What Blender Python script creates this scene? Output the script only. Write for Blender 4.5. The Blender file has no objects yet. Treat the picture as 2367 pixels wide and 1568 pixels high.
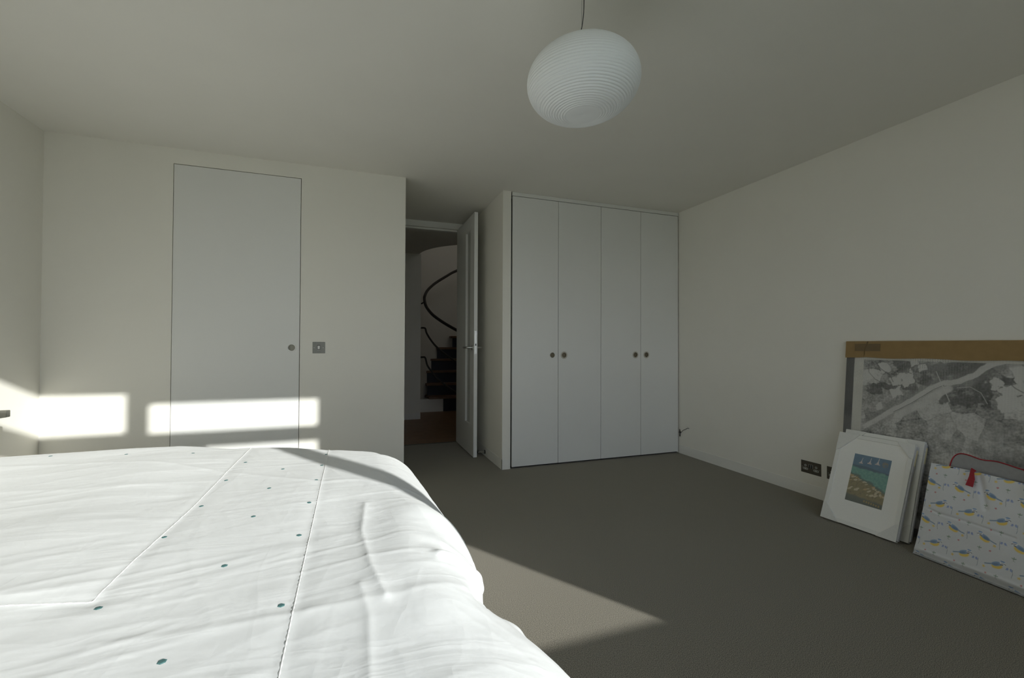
import bpy, math
import numpy as np
from mathutils import Matrix, Vector

scene = bpy.context.scene
COL = scene.collection
PI = math.pi

# ------------------------------------------------------------------ camera, world, sun, exposure
CAM_YAW, CAM_PITCH, CAM_ROLL, CAM_F = 0.34537, 0.01373, 0.004015, 1027.86
CAM_H = 1.07
cam_data = bpy.data.cameras.new('camera')
cam = bpy.data.objects.new('camera', cam_data)
COL.objects.link(cam)
cam_data.sensor_fit = 'HORIZONTAL'
cam_data.sensor_width = 36.0
cam_data.lens = 36.0 * CAM_F / 2367.0
cam_data.clip_start = 0.02
_f = Vector((math.sin(CAM_YAW) * math.cos(CAM_PITCH), math.cos(CAM_YAW) * math.cos(CAM_PITCH), math.sin(CAM_PITCH)))
_r = Vector((math.cos(CAM_YAW), -math.sin(CAM_YAW), 0))
_u = _r.cross(_f)
_r2 = _r * math.cos(CAM_ROLL) + _u * math.sin(CAM_ROLL)
_u2 = -_r * math.sin(CAM_ROLL) + _u * math.cos(CAM_ROLL)
cam.matrix_world = Matrix(((_r2.x, _u2.x, -_f.x, 0), (_r2.y, _u2.y, -_f.y, 0), (_r2.z, _u2.z, -_f.z, CAM_H), (0, 0, 0, 1)))
scene.camera = cam

SUN_K, SUN_S = 0.635, 0.38            # sunlight runs along (-K, 1, -S)
SUN_STRENGTH = 7.15
SKY_STRENGTH = 2.3
world = bpy.data.worlds.new('world')
scene.world = world
world.use_nodes = True
wn, wl = world.node_tree.nodes, world.node_tree.links
# clear daylight sky: pale blue at the horizon, deeper towards the zenith
tcw = wn.new('ShaderNodeTexCoord')
sep = wn.new('ShaderNodeSeparateXYZ')
wl.new(tcw.outputs['Generated'], sep.inputs[0])
ramp = wn.new('ShaderNodeValToRGB')
ramp.color_ramp.elements[0].position = 0.0
ramp.color_ramp.elements[0].color = (0.93, 0.97, 1.0, 1)
ramp.color_ramp.elements[1].position = 0.9
ramp.color_ramp.elements[1].color = (0.36, 0.58, 1.0, 1)
wl.new(sep.outputs['Z'], ramp.inputs['Fac'])
wl.new(ramp.outputs['Color'], wn['Background'].inputs['Color'])
wn['Background'].inputs['Strength'].default_value = SKY_STRENGTH

sun_data = bpy.data.lights.new('sun', 'SUN')
sun_data.energy = SUN_STRENGTH
sun_data.angle = math.radians(0.6)
sun_data.color = (1.0, 0.985, 0.95)
sun = bpy.data.objects.new('sun', sun_data)
COL.objects.link(sun)
sun.location = (6, -9, 5)
sun.rotation_euler = Vector((-SUN_K, 1, -SUN_S)).to_track_quat('-Z', 'Y').to_euler()

# soft daylight on the landing above, seen at the top of the stairwell from the landing above
well_data = bpy.data.lights.new('landing_light', 'AREA')
well_data.energy = 1.7
well_data.size = 0.6
well_data.color = (1.0, 0.97, 0.95)
well = bpy.data.objects.new('landing_light', well_data)
COL.objects.link(well)
well.location = (2.3, 5.8, 3.55)
well.rotation_euler = (Vector((1.7, 7.8, 3.0)) - Vector((2.3, 5.8, 3.55))).to_track_quat('-Z', 'Y').to_euler()

scene.view_settings.view_transform = 'Standard'
scene.view_settings.look = 'None'
scene.view_settings.exposure = 0.0
scene.view_settings.gamma = 1.0
scene.view_settings.use_curve_mapping = False
scene.cycles.max_bounces = 14
scene.cycles.diffuse_bounces = 10
scene.cycles.transparent_max_bounces = 16
scene.cycles.sample_clamp_indirect = 6.0
scene.cycles.use_denoising = True

# ------------------------------------------------------------------ helpers
def s2l(c):
    c = np.asarray(c, dtype=float) / 255.0
    return np.where(c <= 0.04045, c / 12.92, ((c + 0.055) / 1.055) ** 2.4)


def setin(node, name, val):
    if name in node.inputs:
        node.inputs[name].default_value = val


def mat(name, col, rough=0.6, metal=0.0, spec=0.5, bump=None, speckle=None, attr=None, coat=0.0, sheen=0.0):
    """Procedural principled material; bump=(scale, strength, distance), speckle=(scale, amount)."""
    m = bpy.data.materials.new(name)
    m.use_nodes = True
    nt = m.node_tree
    b = nt.nodes['Principled BSDF']
    setin(b, 'Base Color', (*col, 1))
    setin(b, 'Roughness', rough)
    setin(b, 'Metallic', metal)
    setin(b, 'Specular IOR Level', spec)
    setin(b, 'Coat Weight', coat)
    setin(b, 'Sheen Weight', sheen)
    tc = nt.nodes.new('ShaderNodeTexCoord')
    if attr:
        a = nt.nodes.new('ShaderNodeAttribute')
        a.attribute_name = attr
        nt.links.new(a.outputs['Color'], b.inputs['Base Color'])
    sp = speckle or (40.0, 0.03)
    if not attr:
        n = nt.nodes.new('ShaderNodeTexNoise')
        n.inputs['Scale'].default_value = sp[0]
        n.inputs['Detail'].default_value = 3
        nt.links.new(tc.outputs['Object'], n.inputs['Vector'])
        mr = nt.nodes.new('ShaderNodeMapRange')
        mr.inputs['From Min'].default_value = 0.25
        mr.inputs['From Max'].default_value = 0.75
        mr.inputs['To Min'].default_value = 1 - sp[1]
        mr.inputs['To Max'].default_value = 1 + sp[1]
        nt.links.new(n.outputs['Fac'], mr.inputs['Value'])
        mx = nt.nodes.new('ShaderNodeVectorMath')
        mx.operation = 'MULTIPLY'
        mx.inputs[0].default_value = col
        nt.links.new(mr.outputs['Result'], mx.inputs[1])
        nt.links.new(mx.outputs['Vector'], b.inputs['Base Color'])
    if bump:
        n2 = nt.nodes.new('ShaderNodeTexNoise')
        n2.inputs['Scale'].default_value = bump[0]
        n2.inputs['Detail'].default_value = 4
        nt.links.new(tc.outputs['Object'], n2.inputs['Vector'])
        bp = nt.nodes.new('ShaderNodeBump')
        bp.inputs['Strength'].default_value = bump[1]
        bp.inputs['Distance'].default_value = bump[2]
        nt.links.new(n2.outputs['Fac'], bp.inputs['Height'])
        nt.links.new(bp.outputs['Normal'], b.inputs['Normal'])
    return m


def film_mat(name, tint, haze, rough, bubble=None):
    """Clear film: mostly transparent with a glossy, slightly milky skin; bubble=(scale,) gives raised cells."""
    m = bpy.data.materials.new(name)
    m.use_nodes = True
    nt = m.node_tree
    nt.nodes.remove(nt.nodes['Principled BSDF'])
    out = nt.nodes['Material Output']
    tr = nt.nodes.new('ShaderNodeBsdfTransparent')
    tr.inputs[0].default_value = (*tint, 1)
    gl = nt.nodes.new('ShaderNodeBsdfGlossy')
    gl.inputs['Roughness'].default_value = rough
    fr = nt.nodes.new('ShaderNodeFresnel')
    fr.inputs['IOR'].default_value = 1.25 if bubble else 1.45
    mx = nt.nodes.new('ShaderNodeMixShader')
    nt.links.new(fr.outputs[0], mx.inputs[0])
    nt.links.new(tr.outputs[0], mx.inputs[1])
    nt.links.new(gl.outputs[0], mx.inputs[2])
    last = mx
    if haze:
        df = nt.nodes.new('ShaderNodeBsdfDiffuse')
        df.inputs[0].default_value = (0.82, 0.83, 0.80, 1)
        m2 = nt.nodes.new('ShaderNodeMixShader')
        m2.inputs[0].default_value = haze
        nt.links.new(mx.outputs[0], m2.inputs[1])
        nt.links.new(df.outputs[0], m2.inputs[2])
        last = m2
    if bubble:
        tc = nt.nodes.new('ShaderNodeTexCoord')
        mp = nt.nodes.new('ShaderNodeMapping')
        mp.inputs['Scale'].default_value = (1 / bubble[0], 1 / bubble[1], 0)
        nt.links.new(tc.outputs['Object'], mp.inputs['Vector'])
        br = nt.nodes.new('ShaderNodeTexVoronoi')
        br.inputs['Scale'].default_value = 1.0
        br.inputs['Randomness'].default_value = 0.15
        nt.links.new(mp.outputs[0], br.inputs['Vector'])
        mr = nt.nodes.new('ShaderNodeMapRange')
        mr.inputs['From Min'].default_value = 0.1
        mr.inputs['From Max'].default_value = 0.5
        mr.inputs['To Min'].default_value = 1
        mr.inputs['To Max'].default_value = 0
        nt.links.new(br.outputs['Distance'], mr.inputs['Value'])
        bp = nt.nodes.new('ShaderNodeBump')
        bp.inputs['Strength'].default_value = 0.9
        bp.inputs['Distance'].default_value = 0.004
        nt.links.new(mr.outputs[0], bp.inputs['Height'])
        nt.links.new(bp.outputs[0], gl.inputs['Normal'])
        nt.links.new(bp.outputs[0], fr.inputs['Normal'])
        # milky film; wrap highlights put into its haze, stronger in bubbles and random patches
        nz = nt.nodes.new('ShaderNodeTexNoise')
        nz.inputs['Scale'].default_value = 3.2
        nz.inputs['Detail'].default_value = 3
        nt.links.new(tc.outputs['Object'], nz.inputs['Vector'])
        m3 = nt.nodes.new('ShaderNodeMapRange')
        m3.inputs['From Min'].default_value = 0.40
        m3.inputs['From Max'].default_value = 0.70
        m3.inputs['To Min'].default_value = haze * 0.3
        m3.inputs['To Max'].default_value = haze * 1.9
        nt.links.new(nz.outputs['Fac'], m3.inputs['Value'])
        ml = nt.nodes.new('ShaderNodeMath')
        ml.operation = 'MULTIPLY'
        nt.links.new(m3.outputs[0], ml.inputs[0])
        m4 = nt.nodes.new('ShaderNodeMapRange')
        m4.inputs['To Min'].default_value = 0.45
        m4.inputs['To Max'].default_value = 1.3
        nt.links.new(mr.outputs[0], m4.inputs['Value'])
        nt.links.new(m4.outputs[0], ml.inputs[1])
        nt.links.new(ml.outputs[0], m2.inputs[0])
    nt.links.new(last.outputs[0], out.inputs['Surface'])
    return m


def tag(o, label=None, cat=None, group=None, kind=None):
    if label:
        o['label'] = label
    if cat:
        o['category'] = cat
    if group:
        o['group'] = group
    if kind:
        o['kind'] = kind
    return o


def empty(name, loc=(0, 0, 0), matrix=None):
    o = bpy.data.objects.new(name, None)
    o.empty_display_size = 0.05
    COL.objects.link(o)
    if matrix is not None:
        o.matrix_world = matrix
    else:
        o.location = loc
    return o


class MB:
    """Collects boxes, tubes, lathes ... and links them as ONE mesh object."""
    def __init__(self):
        self.v, self.f, self.mi = [], [], []

    def add(self, vs, fs, mi=0):
        k = len(self.v)
        self.v += [tuple(map(float, p)) for p in vs]
        self.f += [tuple(i + k for i in q) for q in fs]
        self.mi += [mi] * len(fs)
        return self

    def box(self, x0, x1, y0, y1, z0, z1, mi=0):
        vs = [(x, y, z) for z in (z0, z1) for y in (y0, y1) for x in (x0, x1)]
        return self.add(vs, [(0, 2, 3, 1), (4, 5, 7, 6), (0, 1, 5, 4), (2, 6, 7, 3), (0, 4, 6, 2), (1, 3, 7, 5)], mi)

    def prism(self, poly, axis, a0, a1, mi=0):
        """poly: list of 2D points in the other two axes (in x,y,z order), extruded along axis."""
        n = len(poly)
        def p3(q, a):
            q = list(q)
            q.insert(axis, a)
            return q
        vs = [p3(q, a0) for q in poly] + [p3(q, a1) for q in poly]
        fs = [tuple(range(n))[::-1], tuple(range(n, 2 * n))] + [(i, (i + 1) % n, n + (i + 1) % n, n + i) for i in range(n)]
        return self.add(vs, fs, mi)

    def tube(self, pts, r, n=10, mi=0, cap=True):
        pts = [Vector(p) for p in pts]
        vs, fs = [], []
        t0 = (pts[1] - pts[0]).normalized()
        ref = Vector((0, 0, 1)) if abs(t0.z) < 0.9 else Vector((1, 0, 0))
        nrm = t0.cross(ref).normalized()
        for i, p in enumerate(pts):
            t = (pts[min(i + 1, len(pts) - 1)] - pts[max(i - 1, 0)]).normalized()
            nrm = (nrm - t * nrm.dot(t)).normalized()
            b = t.cross(nrm)
            rr = r[i] if isinstance(r, (list, tuple)) else r
            for k in range(n):
                a = 2 * PI * k / n
                vs.append(p + (nrm * math.cos(a) + b * math.sin(a)) * rr)
        for i in range(len(pts) - 1):
            for k in range(n):
                fs.append((i * n + k, i * n + (k + 1) % n, (i + 1) * n + (k + 1) % n, (i + 1) * n + k))
        if cap:
            fs.append(tuple(range(n))[::-1])
            fs.append(tuple(range((len(pts) - 1) * n, len(pts) * n)))
        return self.add(vs, fs, mi)

    def lathe(self, prof, centre, axis, n=32, mi=0):
        """prof: (radius, along) pairs turned about `axis` (a vector) through centre."""
        ax = Vector(axis).normalized()
        ref = Vector((0, 0, 1)) if abs(ax.z) < 0.9 else Vector((1, 0, 0))
        e1 = ax.cross(ref).normalized()
        e2 = ax.cross(e1)
        c = Vector(centre)
        vs, fs, rows = [], [], []
        for r, h in prof:
            if r < 1e-6:
                rows.append([len(vs)])
                vs.append(c + ax * h)
            else:
                rows.append(list(range(len(vs), len(vs) + n)))
                vs += [c + ax * h + (e1 * math.cos(2 * PI * k / n) + e2 * math.sin(2 * PI * k / n)) * r for k in range(n)]
        for A, B in zip(rows, rows[1:]):
            for k in range(n):
                k2 = (k + 1) % n
                if len(A) == 1 and len(B) == 1:
                    continue
                if len(A) == 1:
                    fs.append((A[0], B[k], B[k2]))
                elif len(B) == 1:
                    fs.append((A[k], B[0], A[k2]))
                else:
                    fs.append((A[k], B[k], B[k2], A[k2]))
        return self.add(vs, fs, mi)

    def build(self, name, mats, parent=None, smooth=False, bevel=0.0, matrix=None):
        me = bpy.data.meshes.new(name)
        me.from_pydata(self.v, [], self.f)
        if not isinstance(mats, (list, tuple)):
            mats = [mats]
        for m in mats:
            me.materials.append(m)
        me.polygons.foreach_set('material_index', self.mi)
        if smooth:
            me.polygons.foreach_set('use_smooth', [True] * len(self.f))
        import bmesh
        bm = bmesh.new()
        bm.from_mesh(me)
        bmesh.ops.recalc_face_normals(bm, faces=bm.faces)
        bm.to_mesh(me)
        bm.free()
        if smooth:
            try:
                me.set_sharp_from_angle(angle=math.radians(40))
            except Exception:
                pass
        me.update()
        o = bpy.data.objects.new(name, me)
        COL.objects.link(o)
        if parent is not None:
            o.parent = parent
        if matrix is not None:
            o.matrix_world = matrix
        if bevel:
            md = o.modifiers.new('bevel', 'BEVEL')
            md.width = bevel
            md.segments = 2
            md.limit_method = 'ANGLE'
        return o


def grid_mesh(name, P, m, parent=None, colors=None, smooth=True, matrix=None):
    """P: (ny, nx, 3) array of points; colors: (ny, nx, 3) linear colours stored as attribute 'print'."""
    ny, nx, _ = P.shape
    idx = np.arange(ny * nx).reshape(ny, nx)
    q = np.stack([idx[:-1, :-1], idx[:-1, 1:], idx[1:, 1:], idx[1:, :-1]], axis=-1).reshape(-1, 4)
    me = bpy.data.meshes.new(name)
    me.vertices.add(ny * nx)
    me.vertices.foreach_set('co', P.reshape(-1).astype(np.float32))
    me.loops.add(q.size)
    me.loops.foreach_set('vertex_index', q.reshape(-1).astype(np.int32))
    me.polygons.add(len(q))
    me.polygons.foreach_set('loop_start', (np.arange(len(q)) * 4).astype(np.int32))
    me.polygons.foreach_set('use_smooth', np.full(len(q), smooth))
    me.update(calc_edges=True)
    if colors is not None:
        ca = me.color_attributes.new('print', 'FLOAT_COLOR', 'POINT')
        rgba = np.concatenate([colors.reshape(-1, 3), np.ones((ny * nx, 1))], axis=1)
        ca.data.foreach_set('color', rgba.reshape(-1).astype(np.float32))
    me.materials.append(m)
    o = bpy.data.objects.new(name, me)
    COL.objects.link(o)
    if parent is not None:
        o.parent = parent
    if matrix is not None:
        o.matrix_world = matrix
    return o


def frame_matrix(origin, ex, ey):
    ex = Vector(ex).normalized()
    ey = Vector(ey)
    ey = (ey - ex * ey.dot(ex)).normalized()
    ez = ex.cross(ey)
    o = Vector(origin)
    return Matrix(((ex.x, ey.x, ez.x, o.x), (ex.y, ey.y, ez.y, o.y), (ex.z, ey.z, ez.z, o.z), (0, 0, 0, 1)))


def smooth01(t):
    t = np.clip(t, 0, 1)
    return t * t * (3 - 2 * t)


_rng = np.random.default_rng(7)
_PERM = _rng.permutation(512)
_GR = _rng.uniform(0, 2 * PI, 512)


def perlin(x, y, seed=0):
    x = np.asarray(x, float) + seed * 17.13
    y = np.asarray(y, float) + seed * 9.71
    xi, yi = np.floor(x).astype(int), np.floor(y).astype(int)
    xf, yf = x - xi, y - yi
    u, v = xf ** 3 * (xf * (xf * 6 - 15) + 10), yf ** 3 * (yf * (yf * 6 - 15) + 10)
    def g(ix, iy, dx, dy):
        a = _GR[(_PERM[ix & 511] + iy) & 511]
        return np.cos(a) * dx + np.sin(a) * dy
    n00, n10 = g(xi, yi, xf, yf), g(xi + 1, yi, xf - 1, yf)
    n01, n11 = g(xi, yi + 1, xf, yf - 1), g(xi + 1, yi + 1, xf - 1, yf - 1)
    return (n00 * (1 - u) + n10 * u) * (1 - v) + (n01 * (1 - u) + n11 * u) * v


def fbm(x, y, seed=0, oct=4):
    s, a = 0, 1.0
    for i in range(oct):
        s = s + a * perlin(x * 2 ** i, y * 2 ** i, seed + i)
        a *= 0.5
    return s


def poly_dist(x, y, pts):
    """distance to a polyline and signed side is dropped"""
    d = np.full(np.shape(x), 1e9)
    for (x0, y0), (x1, y1) in zip(pts, pts[1:]):
        dx, dy = x1 - x0, y1 - y0
        t = np.clip(((x - x0) * dx + (y - y0) * dy) / (dx * dx + dy * dy + 1e-12), 0, 1)
        d = np.minimum(d, np.hypot(x - x0 - t * dx, y - y0 - t * dy))
    return d


# ------------------------------------------------------------------ materials
M_WALL = mat('wall_paint', (0.80, 0.785, 0.725), 0.85, spec=0.25, speckle=(3.0, 0.012), bump=(180, 0.05, 0.002))
M_CEIL = mat('ceiling_paint', (0.80, 0.785, 0.735), 0.9, spec=0.2, speckle=(3.0, 0.012), bump=(160, 0.05, 0.002))
M_DOOR = mat('door_paint', (0.76, 0.765, 0.745), 0.38, spec=0.4, speckle=(2.0, 0.01))
M_SKIRT = mat('skirting_paint', (0.78, 0.775, 0.735), 0.5, spec=0.4, speckle=(4.0, 0.01))
M_DARK = mat('dark_void', (0.02, 0.02, 0.02), 0.9)
M_CARPET = mat('carpet', (0.218, 0.199, 0.158), 1.0, spec=0.05, speckle=(420.0, 1.2), bump=(700, 0.15, 0.003), sheen=0.12)
M_PULL = mat('pull_rim', (0.52, 0.50, 0.45), 0.45, speckle=(60, 0.05))
M_CUP = mat('pull_cup', (0.21, 0.18, 0.12), 0.6, speckle=(80, 0.1))
M_CUPL = mat('pull_cup_pale', (0.36, 0.35, 0.29), 0.5, speckle=(80, 0.1))
M_STEEL = mat('satin_steel', (0.62, 0.62, 0.60), 0.32, metal=1.0, speckle=(90, 0.04))
M_CHROME = mat('bright_steel', (0.8, 0.8, 0.8), 0.16, metal=1.0, speckle=(90, 0.03))
M_PLATE = mat('brushed_plate', (0.21, 0.21, 0.19), 0.42, metal=0.5, speckle=(120, 0.08))
M_BRONZE = mat('bronze_plate', (0.105, 0.095, 0.075), 0.4, metal=0.55, speckle=(120, 0.08))
M_RING = mat('insert_rim', (0.42, 0.42, 0.39), 0.45, speckle=(60, 0.05))
M_BLACK = mat('black_plastic', (0.018, 0.018, 0.018), 0.5, speckle=(60, 0.1))
M_WHITEPL = mat('white_plastic', (0.86, 0.86, 0.84), 0.35, speckle=(60, 0.02))
M_LAMP = mat('opal_glass', (0.80, 0.825, 0.83), 0.42, spec=0.45, speckle=(6, 0.01))
M_CORD = mat('cord', (0.05, 0.05, 0.05), 0.6, speckle=(90, 0.1))
M_WIRE = mat('steel_wire', (0.35, 0.35, 0.34), 0.4, metal=0.8, speckle=(90, 0.05))
M_DUVET = mat('white_cotton', (0.760, 0.775, 0.780), 0.9, spec=0.15, speckle=(5, 0.008), sheen=0.1)


def creased_cotton(m):
    """fine ironing creases and weave as bump only"""
    nt = m.node_tree
    b = nt.nodes['Principled BSDF']
    tc = nt.nodes['Texture Coordinate']
    prev = None
    for (rot, sc, noise, st, dist, det) in ((0.35, (2.2, 8.0, 4.0), 1.0, 0.060, 0.010, 3), (-0.75, (8.0, 2.6, 4.0), 1.0, 0.060, 0.008, 3), (0.0, (70.0, 90.0, 80.0), 1.0, 0.10, 0.002, 2)):
        mp = nt.nodes.new('ShaderNodeMapping')
        mp.inputs['Rotation'].default_value = (0, 0, rot)
        mp.inputs['Scale'].default_value = sc
        n_ = nt.nodes.new('ShaderNodeTexNoise')
        n_.inputs['Scale'].default_value = noise
        n_.inputs['Detail'].default_value = det
        n_.inputs['Distortion'].default_value = 0.5
        nt.links.new(tc.outputs['Object'], mp.inputs['Vector'])
        nt.links.new(mp.outputs[0], n_.inputs['Vector'])
        src = n_.outputs['Fac']
        if det == 3:                       # thin ridges where the noise crosses its mid value
            m1 = nt.nodes.new('ShaderNodeMath')
            m1.operation = 'SUBTRACT'
            m1.inputs[1].default_value = 0.5
            m2 = nt.nodes.new('ShaderNodeMath')
            m2.operation = 'ABSOLUTE'
            m3 = nt.nodes.new('ShaderNodeMapRange')
            m3.inputs['From Min'].default_value = 0.0
            m3.inputs['From Max'].default_value = 0.10
            m3.inputs['To Min'].default_value = 1.0
            m3.inputs['To Max'].default_value = 0.0
            nt.links.new(src, m1.inputs[0])
            nt.links.new(m1.outputs[0], m2.inputs[0])
            nt.links.new(m2.outputs[0], m3.inputs['Value'])
            src = m3.outputs[0]
        bp = nt.nodes.new('ShaderNodeBump')
        bp.inputs['Strength'].default_value = st
        bp.inputs['Distance'].default_value = dist
        nt.links.new(src, bp.inputs['Height'])
        if prev is not None:
            nt.links.new(prev.outputs[0], bp.inputs['Normal'])
        prev = bp
    nt.links.new(prev.outputs[0], b.inputs['Normal'])


creased_cotton(M_DUVET)
M_THREAD = mat('white_thread', (0.88, 0.88, 0.87), 0.8, speckle=(300, 0.08))
M_DOT = mat('teal_thread', tuple(s2l((74, 112, 112))), 0.9, speckle=(300, 0.15))
M_MATTRESS = mat('mattress_ticking', (0.78, 0.77, 0.74), 0.9, speckle=(30, 0.03))
M_BASE = mat('bed_base_fabric', (0.22, 0.21, 0.20), 0.95, speckle=(120, 0.2))
M_WOODLEG = mat('dark_wood', (0.07, 0.04, 0.025), 0.5, speckle=(20, 0.2))
M_SHELF = mat('grey_shelf', (0.24, 0.235, 0.20), 0.45, speckle=(15, 0.05))
M_NAVY = mat('navy_riser', (0.012, 0.016, 0.028), 0.5, speckle=(20, 0.1))
M_TREAD = mat('tread_wood', (0.13, 0.066, 0.033), 0.45, speckle=(14, 0.18))
M_BOARD = mat('floor_board', (0.20, 0.105, 0.048), 0.42, speckle=(11, 0.18))
M_RAIL = mat('rail_paint', (0.03, 0.027, 0.024), 0.5, speckle=(30, 0.1))
M_FRAMEW = mat('white_frame', (0.80, 0.80, 0.76), 0.45, speckle=(40, 0.02))
M_MATB = mat('mount_board', (0.86, 0.855, 0.81), 0.85, speckle=(200, 0.02))
M_PRINT = mat('printed_sheet', (0.5, 0.5, 0.5), 0.6, attr='print', spec=0.3)
M_BAGPRINT = mat('printed_fabric', (0.5, 0.5, 0.5), 0.55, attr='print', spec=0.35, bump=(70, 0.15, 0.004))
M_CORNER = mat('card_corner', (0.735, 0.735, 0.70), 0.8, speckle=(120, 0.03))
M_SIDEWRAP = mat('side_wrap', (0.46, 0.47, 0.49), 0.35, speckle=(160, 0.12), bump=(150, 0.5, 0.003))
M_TAPEY = mat('yellow_tape', (0.66, 0.60, 0.36), 0.4, speckle=(50, 0.06))
M_CARD = mat('cardboard', tuple(s2l((150, 124, 82))), 0.85, speckle=(30, 0.07))
M_TAPEB = mat('brown_tape', tuple(s2l((112, 92, 60))), 0.25, speckle=(40, 0.07), coat=0.3)
M_FRAMED = mat('dark_frame', (0.085, 0.085, 0.088), 0.5, speckle=(220, 0.3))
M_LINING = mat('grey_lining', (0.33, 0.33, 0.33), 0.75, speckle=(60, 0.06), bump=(40, 0.2, 0.004))
M_RED = mat('red_piping', (0.34, 0.014, 0.026), 0.6, speckle=(150, 0.15))
M_PURPLE = mat('dark_red_strap', (0.20, 0.02, 0.07), 0.6, speckle=(150, 0.2))
M_GLASS = film_mat('window_glass', (0.96, 0.97, 0.965), 0.0, 0.02)
M_FROST = film_mat('vision_glass', (0.85, 0.86, 0.84), 0.5, 0.15)
M_BUBBLE = film_mat('bubble_wrap', (1.0, 1.0, 1.0), 0.16, 0.16, bubble=(0.0115, 0.0090))
M_FILM = film_mat('clear_wrap', (0.96, 0.96, 0.97), 0.10, 0.25)
M_GROUND = mat('outdoor_ground', (0.16, 0.17, 0.10), 1.0, speckle=(0.8, 0.25))
M_WINFRAME = mat('window_frame_paint', (0.75, 0.75, 0.73), 0.5, speckle=(10, 0.02))

# ------------------------------------------------------------------ room shell
H = 2.41
XL, XR, YF, YB = -1.841, 3.086, 3.63, -0.60
XE, XP, X1 = 0.3955, 1.219, 1.302
YD = 4.83


def struct(o, label=None):
    return tag(o, label, None, None, 'structure')


struct(MB().box(XL - 0.1, XR + 0.1, YB - 0.06, YD, -0.12, 0).build('floor', M_CARPET), 'dark grey-brown fitted carpet')
struct(MB().box(XL - 0.1, XR + 0.1, YB - 0.06, YD + 0.1, H, H + 0.12).build('ceiling', M_CEIL), 'plain white painted ceiling')
struct(MB().box(XL - 0.1, XL, YB - 0.06, YF + 0.12, 0, H).build('wall_left', M_WALL), 'white wall beyond the head of the bed')
struct(MB().box(XR, XR + 0.1, YB - 0.06, YD + 0.1, 0, H).build('wall_right', M_WALL), 'white wall with the sockets and leaning pictures')

# front wall with the flush door's opening
DX0, DX1, DZ = -1.154, -0.367, 2.300
wf = MB()
wf.box(XL, DX0 - 0.0042, YF, YF + 0.12, 0, H).box(DX1 + 0.0042, XE, YF, YF + 0.12, 0, H)
wf.box(DX0 - 0.0042, DX1 + 0.0042, YF, YF + 0.12, DZ + 0.005, H)
wf.box(XE - 0.12, XE, YF + 0.12, YD, 0, H)
struct(wf.build('wall_front', M_WALL), 'white wall with the flush door, ending at the doorway recess')
struct(MB().box(DX0 - 0.05, DX1 + 0.05, YF + 0.121, YF + 0.16, 0, DZ + 0.05).build('wall_backing', M_DARK))

# pier between doorway recess and wardrobe
struct(MB().box(XP, X1 - 0.008, YF, YD, 0, H).build('wall_pier', M_WALL), 'white pier between the open door and the wardrobe')
bp_ = MB()
bp_.box(XP - 0.004, XP, YF - 0.004, YD - 0.15, 0, 0.088).box(XP - 0.004, X1 - 0.016, YF - 0.004, YF, 0, 0.088)
struct(bp_.build('baseboard_pier', M_SKIRT), 'low flush skirting round the foot of the pier')
struct(MB().box(XR - 0.004, XR, YB, YF - 0.002, 0, 0.085).build('baseboard_right', M_SKIRT, bevel=0.001), 'low flush skirting along the right wall')
struct(MB().box(XL, XL + 0.004, YB, YF, 0, 0.085).build('baseboard_left', M_SKIRT, bevel=0.001))
bf_ = MB().box(XL + 0.004, DX0 - 0.0042, YF - 0.004, YF, 0, 0.085).box(DX1 + 0.0042, XE, YF - 0.004, YF, 0, 0.085)
struct(bf_.build('baseboard_front', M_SKIRT), 'low skirting along the front wall behind the bed')

# wall behind the camera with the window the sun comes through
WX0, WX1, WZ0, WZ1 = -0.55, 2.484, 0.78, 2.36
wb = MB()
wb.box(XL, WX0, YB - 0.06, YB, 0, H).box(WX1, XR, YB - 0.06, YB, 0, H)
wb.box(WX0, WX1, YB - 0.06, YB, 0, WZ0).box(WX0, WX1, YB - 0.06, YB, WZ1, H)
struct(wb.build('wall_back', M_WALL), 'white wall with the window')
win = struct(empty('window_1', (WX0, YB, WZ0)), 'wide window with fanlights over two tall panes')
fr = MB()
def wbox(x0, x1, z0, z1):
    fr.box(x0 - WX0, x1 - WX0, -0.06, 0, z0 - WZ0, z1 - WZ0)
wbox(WX0, 1.0, 1.935, 1.98)
wbox(WX0, WX1, 1.98, 2.075)                      # transom
wbox(WX0, 1.413, 2.075, 2.087)
wbox(1.32, 1.413, 2.087, 2.36)                   # fanlight mullion
wbox(1.413, WX1, 2.29, 2.36)                     # thicker opening-sash head
wbox(1.64, 1.735, 0.78, 1.98)                     # meeting stiles of the tall panes
fr.build('window_frame', M_WINFRAME, win)
for (x0, x1, z0, z1) in ((WX0, 1.64, 0.78, 1.98), (1.735, WX1, 0.78, 1.98), (WX0, 1.32, 2.087, 2.36), (1.413, WX1, 2.075, 2.29)):
    MB().box(x0 - WX0, x1 - WX0, -0.034, -0.028, z0 - WZ0, z1 - WZ0).build('pane', M_GLASS, win)
struct(MB().box(-60, 60, -90, YB - 0.5, -2.9, -2.8).build('ground', M_GROUND), 'ground outside the window')


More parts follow.
